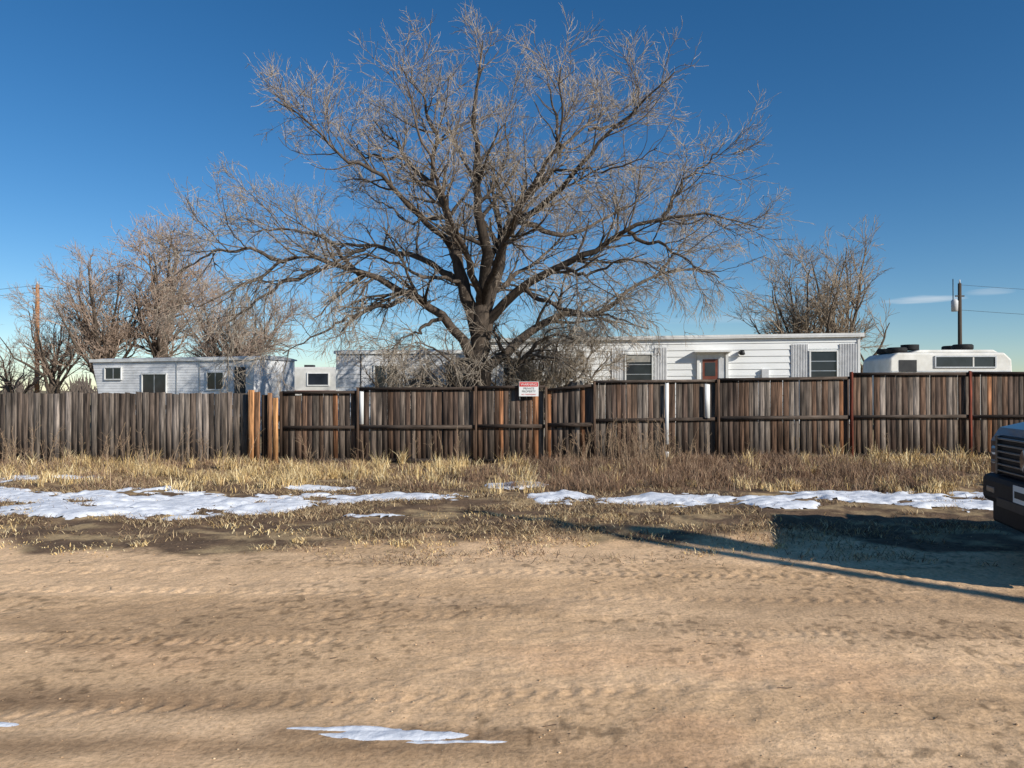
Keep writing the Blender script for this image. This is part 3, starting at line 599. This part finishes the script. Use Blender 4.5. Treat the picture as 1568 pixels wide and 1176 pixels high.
# ------------------------------------------------------------ pickup truck (local +x forward)
fd=(-.97,.243); ang=math.atan2(fd[1],fd[0]); C0=(4.38,6.35)
T=empty('pickup_truck',(C0[0]-fd[0]*2.9,C0[1]-fd[1]*2.9,0),ang)
def arc(cx,r,a0,a1,n=9): return [(cx+r*math.cos(math.radians(a0+(a1-a0)*i/n)),.42+r*math.sin(math.radians(a0+(a1-a0)*i/n))) for i in range(n+1)]
prof=[(2.74,.50),(2.80,.75),(2.80,1.06),(2.72,1.19),(2.45,1.26),(1.25,1.31),(1.05,1.32),(-1.0,1.32),(-1.02,1.36),(-2.80,1.36),(-2.84,.6)]
prof+= [(-2.2,.50)]+arc(-1.75,.48,170,10)[0:]+[(-1.2,.42),(1.3,.42)]+arc(1.9,.48,170,10)+[(2.45,.5)]
extr('body',prof,-1.0,1.0,M_navy,T,bevel=.07,seg=4)
def frustum(name,xb,xt,z0,z1,wb,wt,mat,bev):
    v=[(xb[0],-wb,z0),(xb[1],-wb,z0),(xb[1],wb,z0),(xb[0],wb,z0),(xt[0],-wt,z1),(xt[1],-wt,z1),(xt[1],wt,z1),(xt[0],wt,z1)]
    return pmesh(name,v,[(0,3,2,1),(4,5,6,7),(0,1,5,4),(1,2,6,5),(2,3,7,6),(3,0,4,7)],mat,T,bev)
frustum('cab_pillars',(-1.0,1.15),(-.85,.4),1.28,1.97,.93,.76,M_navy,.05)
frustum('windscreen_and_windows',(-.93,1.12),(-.80,.43),1.35,1.90,.937,.79,M_glass,.02)
frustum('rear_glass',(-1.01,.9),(-.88,.3),1.38,1.86,.75,.68,M_glass,.02)
for s_ in (-1,1):
    frustum('door_pillar',(-.02,.06),(-.02,.05),1.32,1.95,.945,.79,M_navy,0)
    box('mirror',.85,1.05,s_*1.0 if s_>0 else -1.28,1.28 if s_>0 else -1.0,1.28,1.5,M_dark,T,.03)
    box('headlamp',2.62,2.815,min(s_*.74,s_*.975),max(s_*.74,s_*.975),.92,1.02,M_lamp,T,.03)
    box('headlamp_surround',2.60,2.810,min(s_*.72,s_*.98),max(s_*.72,s_*.98),.84,.88,M_chrome,T,.015)
    box('fog_lamp',2.85,2.905,min(s_*.62,s_*.82),max(s_*.62,s_*.82),.58,.64,M_chrome,T,.01)
    for wx in (-1.75,1.9):
        lathe('tyre',[(.22,-.13),(.36,-.14),(.41,-.09),(.41,.09),(.36,.14),(.22,.13)],'y',(wx,s_*.87,.41),M_black,T)
        lathe('wheel_rim',[(0,s_*.10),(.08,s_*.11),(.12,s_*.06),(.2,s_*.07),(.235,s_*.13),(.235,-.1)],'y',(wx,s_*.87,.41),M_alu,T,20)
box('grille_panel',2.79,2.83,-.70,.70,.76,1.13,M_bump,T,.02)
for z in (.79,.85,.91,.97,1.03,1.09): box('grille_bar',2.831,2.86,-.68,.68,z,z+.018,M_chrome,T,.006)
for y_ in (-.71,.68): box('grille_edge',2.80,2.865,y_,y_+.035,.76,1.13,M_chrome,T,.008)
lathe('badge',[(0,.0),(.10,.0),(.11,-.02)],'x',(2.885,0,.94),M_navy,T,24)
box('bumper',2.70,2.90,-.97,.97,.48,.75,M_bump,T,.06)
box('bumper_inset',2.902,2.91,-.55,.55,.48,.56,M_dark,T,.003); box('air_dam',2.66,2.82,-.92,.92,.28,.5,M_bump,T,.03)
box('licence_plate',2.911,2.918,-.155,.155,.57,.72,M_signw,T); box('plate_text',2.9185,2.921,-.12,.12,.61,.67,M_text,T)
box('bed_cover',-2.76,-1.08,-.88,.88,1.355,1.385,M_dark,T,.01); box('rear_bumper',-2.98,-2.82,-.95,.95,.5,.7,M_chrome,T,.03)
box('undercarriage',-2.5,2.5,-.7,.7,.3,.55,M_dark,T)

# ------------------------------------------------------------ gravel & a few twigs on the road
n=12000
x=rng.uniform(-7,7,n); y=2.6+rng.uniform(0,1,n)**1.3*6.5
big=rng.uniform(0,1,n)**9
r=.0028+.011*big*(.3+.7*(fbm(x,y,3,55)))
base=np.array([[1,0,0],[-1,0,0],[0,1,0],[0,-1,0],[0,0,1],[0,0,-1]],float)
V=base[None]*r[:,None,None]*rng.uniform(.5,1.2,(n,6,1))*np.array([1.2,1,.6]); V+=np.stack([x,y,ghh(x,y)+r*.2],-1)[:,None]
f=np.array([[0,2,4],[2,1,4],[1,3,4],[3,0,4],[2,0,5],[1,2,5],[3,1,5],[0,3,5]]); FF=(np.arange(n)[:,None,None]*6+f).reshape(-1,3)
c=pick(n,[(.56,.38,.22),(.44,.29,.17),(.6,.45,.29),(.22,.14,.09)])
raw_mesh('gravel',V,FF,M_stone,np.repeat(c,6,0))
n=130
x=rng.uniform(-7,8,n); y=3.2+5*rng.uniform(0,1,n)**.6; a=rng.uniform(0,6.28,n); Ls=rng.uniform(.008,.04,n)
p=np.zeros((n,4,3)); 
for k in range(4):
    a=a+rng.normal(size=n)*.4
    if k==0: p[:,0]=np.stack([x,y,ghh(x,y)+.003],-1)
    else: p[:,k]=p[:,k-1]+np.stack([np.cos(a)*Ls,np.sin(a)*Ls,rng.uniform(-.003,.004,n)],-1)
tubes('fallen_twigs',[(p,np.full((n,4),.0018),pick(n*4,[(.12,.08,.05),(.2,.13,.09)]).reshape(n,4,3),4)],M_bark)

# tall dead stalks by the fence
st=[]
for i in range(210):
    cx=random.choice([random.gauss(2.3,.5),random.gauss(2.0,.8),random.uniform(-9.5,8),random.gauss(-9.9,.4),random.gauss(-6,2.5)]); cy=random.uniform(12.2,14.9); H=random.uniform(.3,.85)
    if abs(cx-2.2)<1: H*=1.2
    a=random.uniform(0,6.28); l=random.uniform(.05,.35)*H
    st.append(resample([(cx,cy,0),(cx+l*.3*math.cos(a),cy+l*.3*math.sin(a),H*.5),(cx+l*math.cos(a),cy+l*math.sin(a),H)],7))
st=np.array(st); sr=np.tile(np.linspace(.006,.003,7),(len(st),1))
s1,t1=grow(st,sr,9,.3,(.4,1.0),.22,4,.1,.06,rmin=.003)
s2,t2=grow(s1,t1,8,.2,(.4,1.0),.08,3,.1,.06,rmin=.003)
cs=lambda q:pick(q.shape[0]*q.shape[1],[(.42,.30,.19),(.30,.2,.13)]).reshape(q.shape[0],q.shape[1],3)
tubes('dead_weed_stalks',[(st,sr,cs(st),4),(s1,t1,cs(s1),3),(s2,t2,cs(s2),3)],M_bark)

# ------------------------------------------------------------ light, sky, camera
EL=math.radians(26); sx,sy=.75,-.66; nn=math.hypot(sx,sy); sx/=nn; sy/=nn
sun=bpy.data.lights.new('sun','SUN'); sun.energy=5.0; sun.angle=math.radians(.5); sun.color=(1,.95,.86)
so=bpy.data.objects.new('sun',sun); COL.objects.link(so)
so.rotation_euler=Vector((sx*math.cos(EL),sy*math.cos(EL),math.sin(EL))).to_track_quat('Z','Y').to_euler()
w=bpy.data.worlds.new('World'); S.world=w; w.use_nodes=True; nt=w.node_tree; N=nt.nodes; L=nt.links
bg=N['Background']; bg.inputs['Strength'].default_value=.105
sk=N.new('ShaderNodeTexSky'); sk.sky_type='NISHITA'; sk.sun_disc=False; sk.sun_elevation=EL; sk.sun_rotation=math.atan2(sx,sy)
sk.altitude=1600; sk.air_density=1.05; sk.dust_density=.25; sk.ozone_density=3.0
hs=N.new('ShaderNodeHueSaturation'); hs.inputs['Saturation'].default_value=1.28; hs.inputs['Value'].default_value=1.0
L.new(sk.outputs[0],hs.inputs['Color'])
tc=N.new('ShaderNodeTexCoord'); sp=N.new('ShaderNodeSeparateXYZ'); L.new(tc.outputs['Generated'],sp.inputs[0])
def math_(op,a,b=None,c=None):
    m=N.new('ShaderNodeMath'); m.operation=op
    for i,v in enumerate((a,b,c)):
        if v is None: continue
        if isinstance(v,(int,float)): m.inputs[i].default_value=v
        else: L.new(v,m.inputs[i])
    return m.outputs[0]
az=math_('ARCTAN2',sp.outputs[0],sp.outputs[1])
cb=N.new('ShaderNodeCombineXYZ'); L.new(math_('MULTIPLY',az,9),cb.inputs[0]); L.new(math_('MULTIPLY',sp.outputs[2],90),cb.inputs[1])
nz=N.new('ShaderNodeTexNoise'); nz.inputs['Scale'].default_value=1.3; nz.inputs['Detail'].default_value=6; L.new(cb.outputs[0],nz.inputs['Vector'])
def blob(a0,ra,z0,rz,amt):
    da=math_('DIVIDE',math_('SUBTRACT',az,a0),ra); dz=math_('DIVIDE',math_('SUBTRACT',sp.outputs[2],z0),rz)
    r2=math_('ADD',math_('MULTIPLY',da,da),math_('MULTIPLY',dz,dz))
    v=math_('SUBTRACT',1.0,r2); v=math_('ADD',v,math_('MULTIPLY',math_('SUBTRACT',nz.outputs['Fac'],.5),3.0))
    return math_('MULTIPLY',math_('MINIMUM',math_('MAXIMUM',v,0),1),amt)
cl=math_('MAXIMUM',blob(.505,.04,.107,.005,.45),math_('MAXIMUM',blob(.575,.025,.112,.004,.2),blob(.30,.12,.092,.006,.12)))
mx=N.new('ShaderNodeMix'); mx.data_type='RGBA'; L.new(cl,mx.inputs[0]); L.new(hs.outputs[0],mx.inputs[6]); mx.inputs[7].default_value=(8,8.3,8.6,1)
L.new(mx.outputs[2],bg.inputs[0])

cam=bpy.data.cameras.new('camera'); co=bpy.data.objects.new('camera',cam); COL.objects.link(co)
cam.lens=26; cam.sensor_width=36; cam.clip_end=9000; co.location=(0,0,1.55); co.rotation_euler=(math.radians(90.5),0,0)
S.camera=co
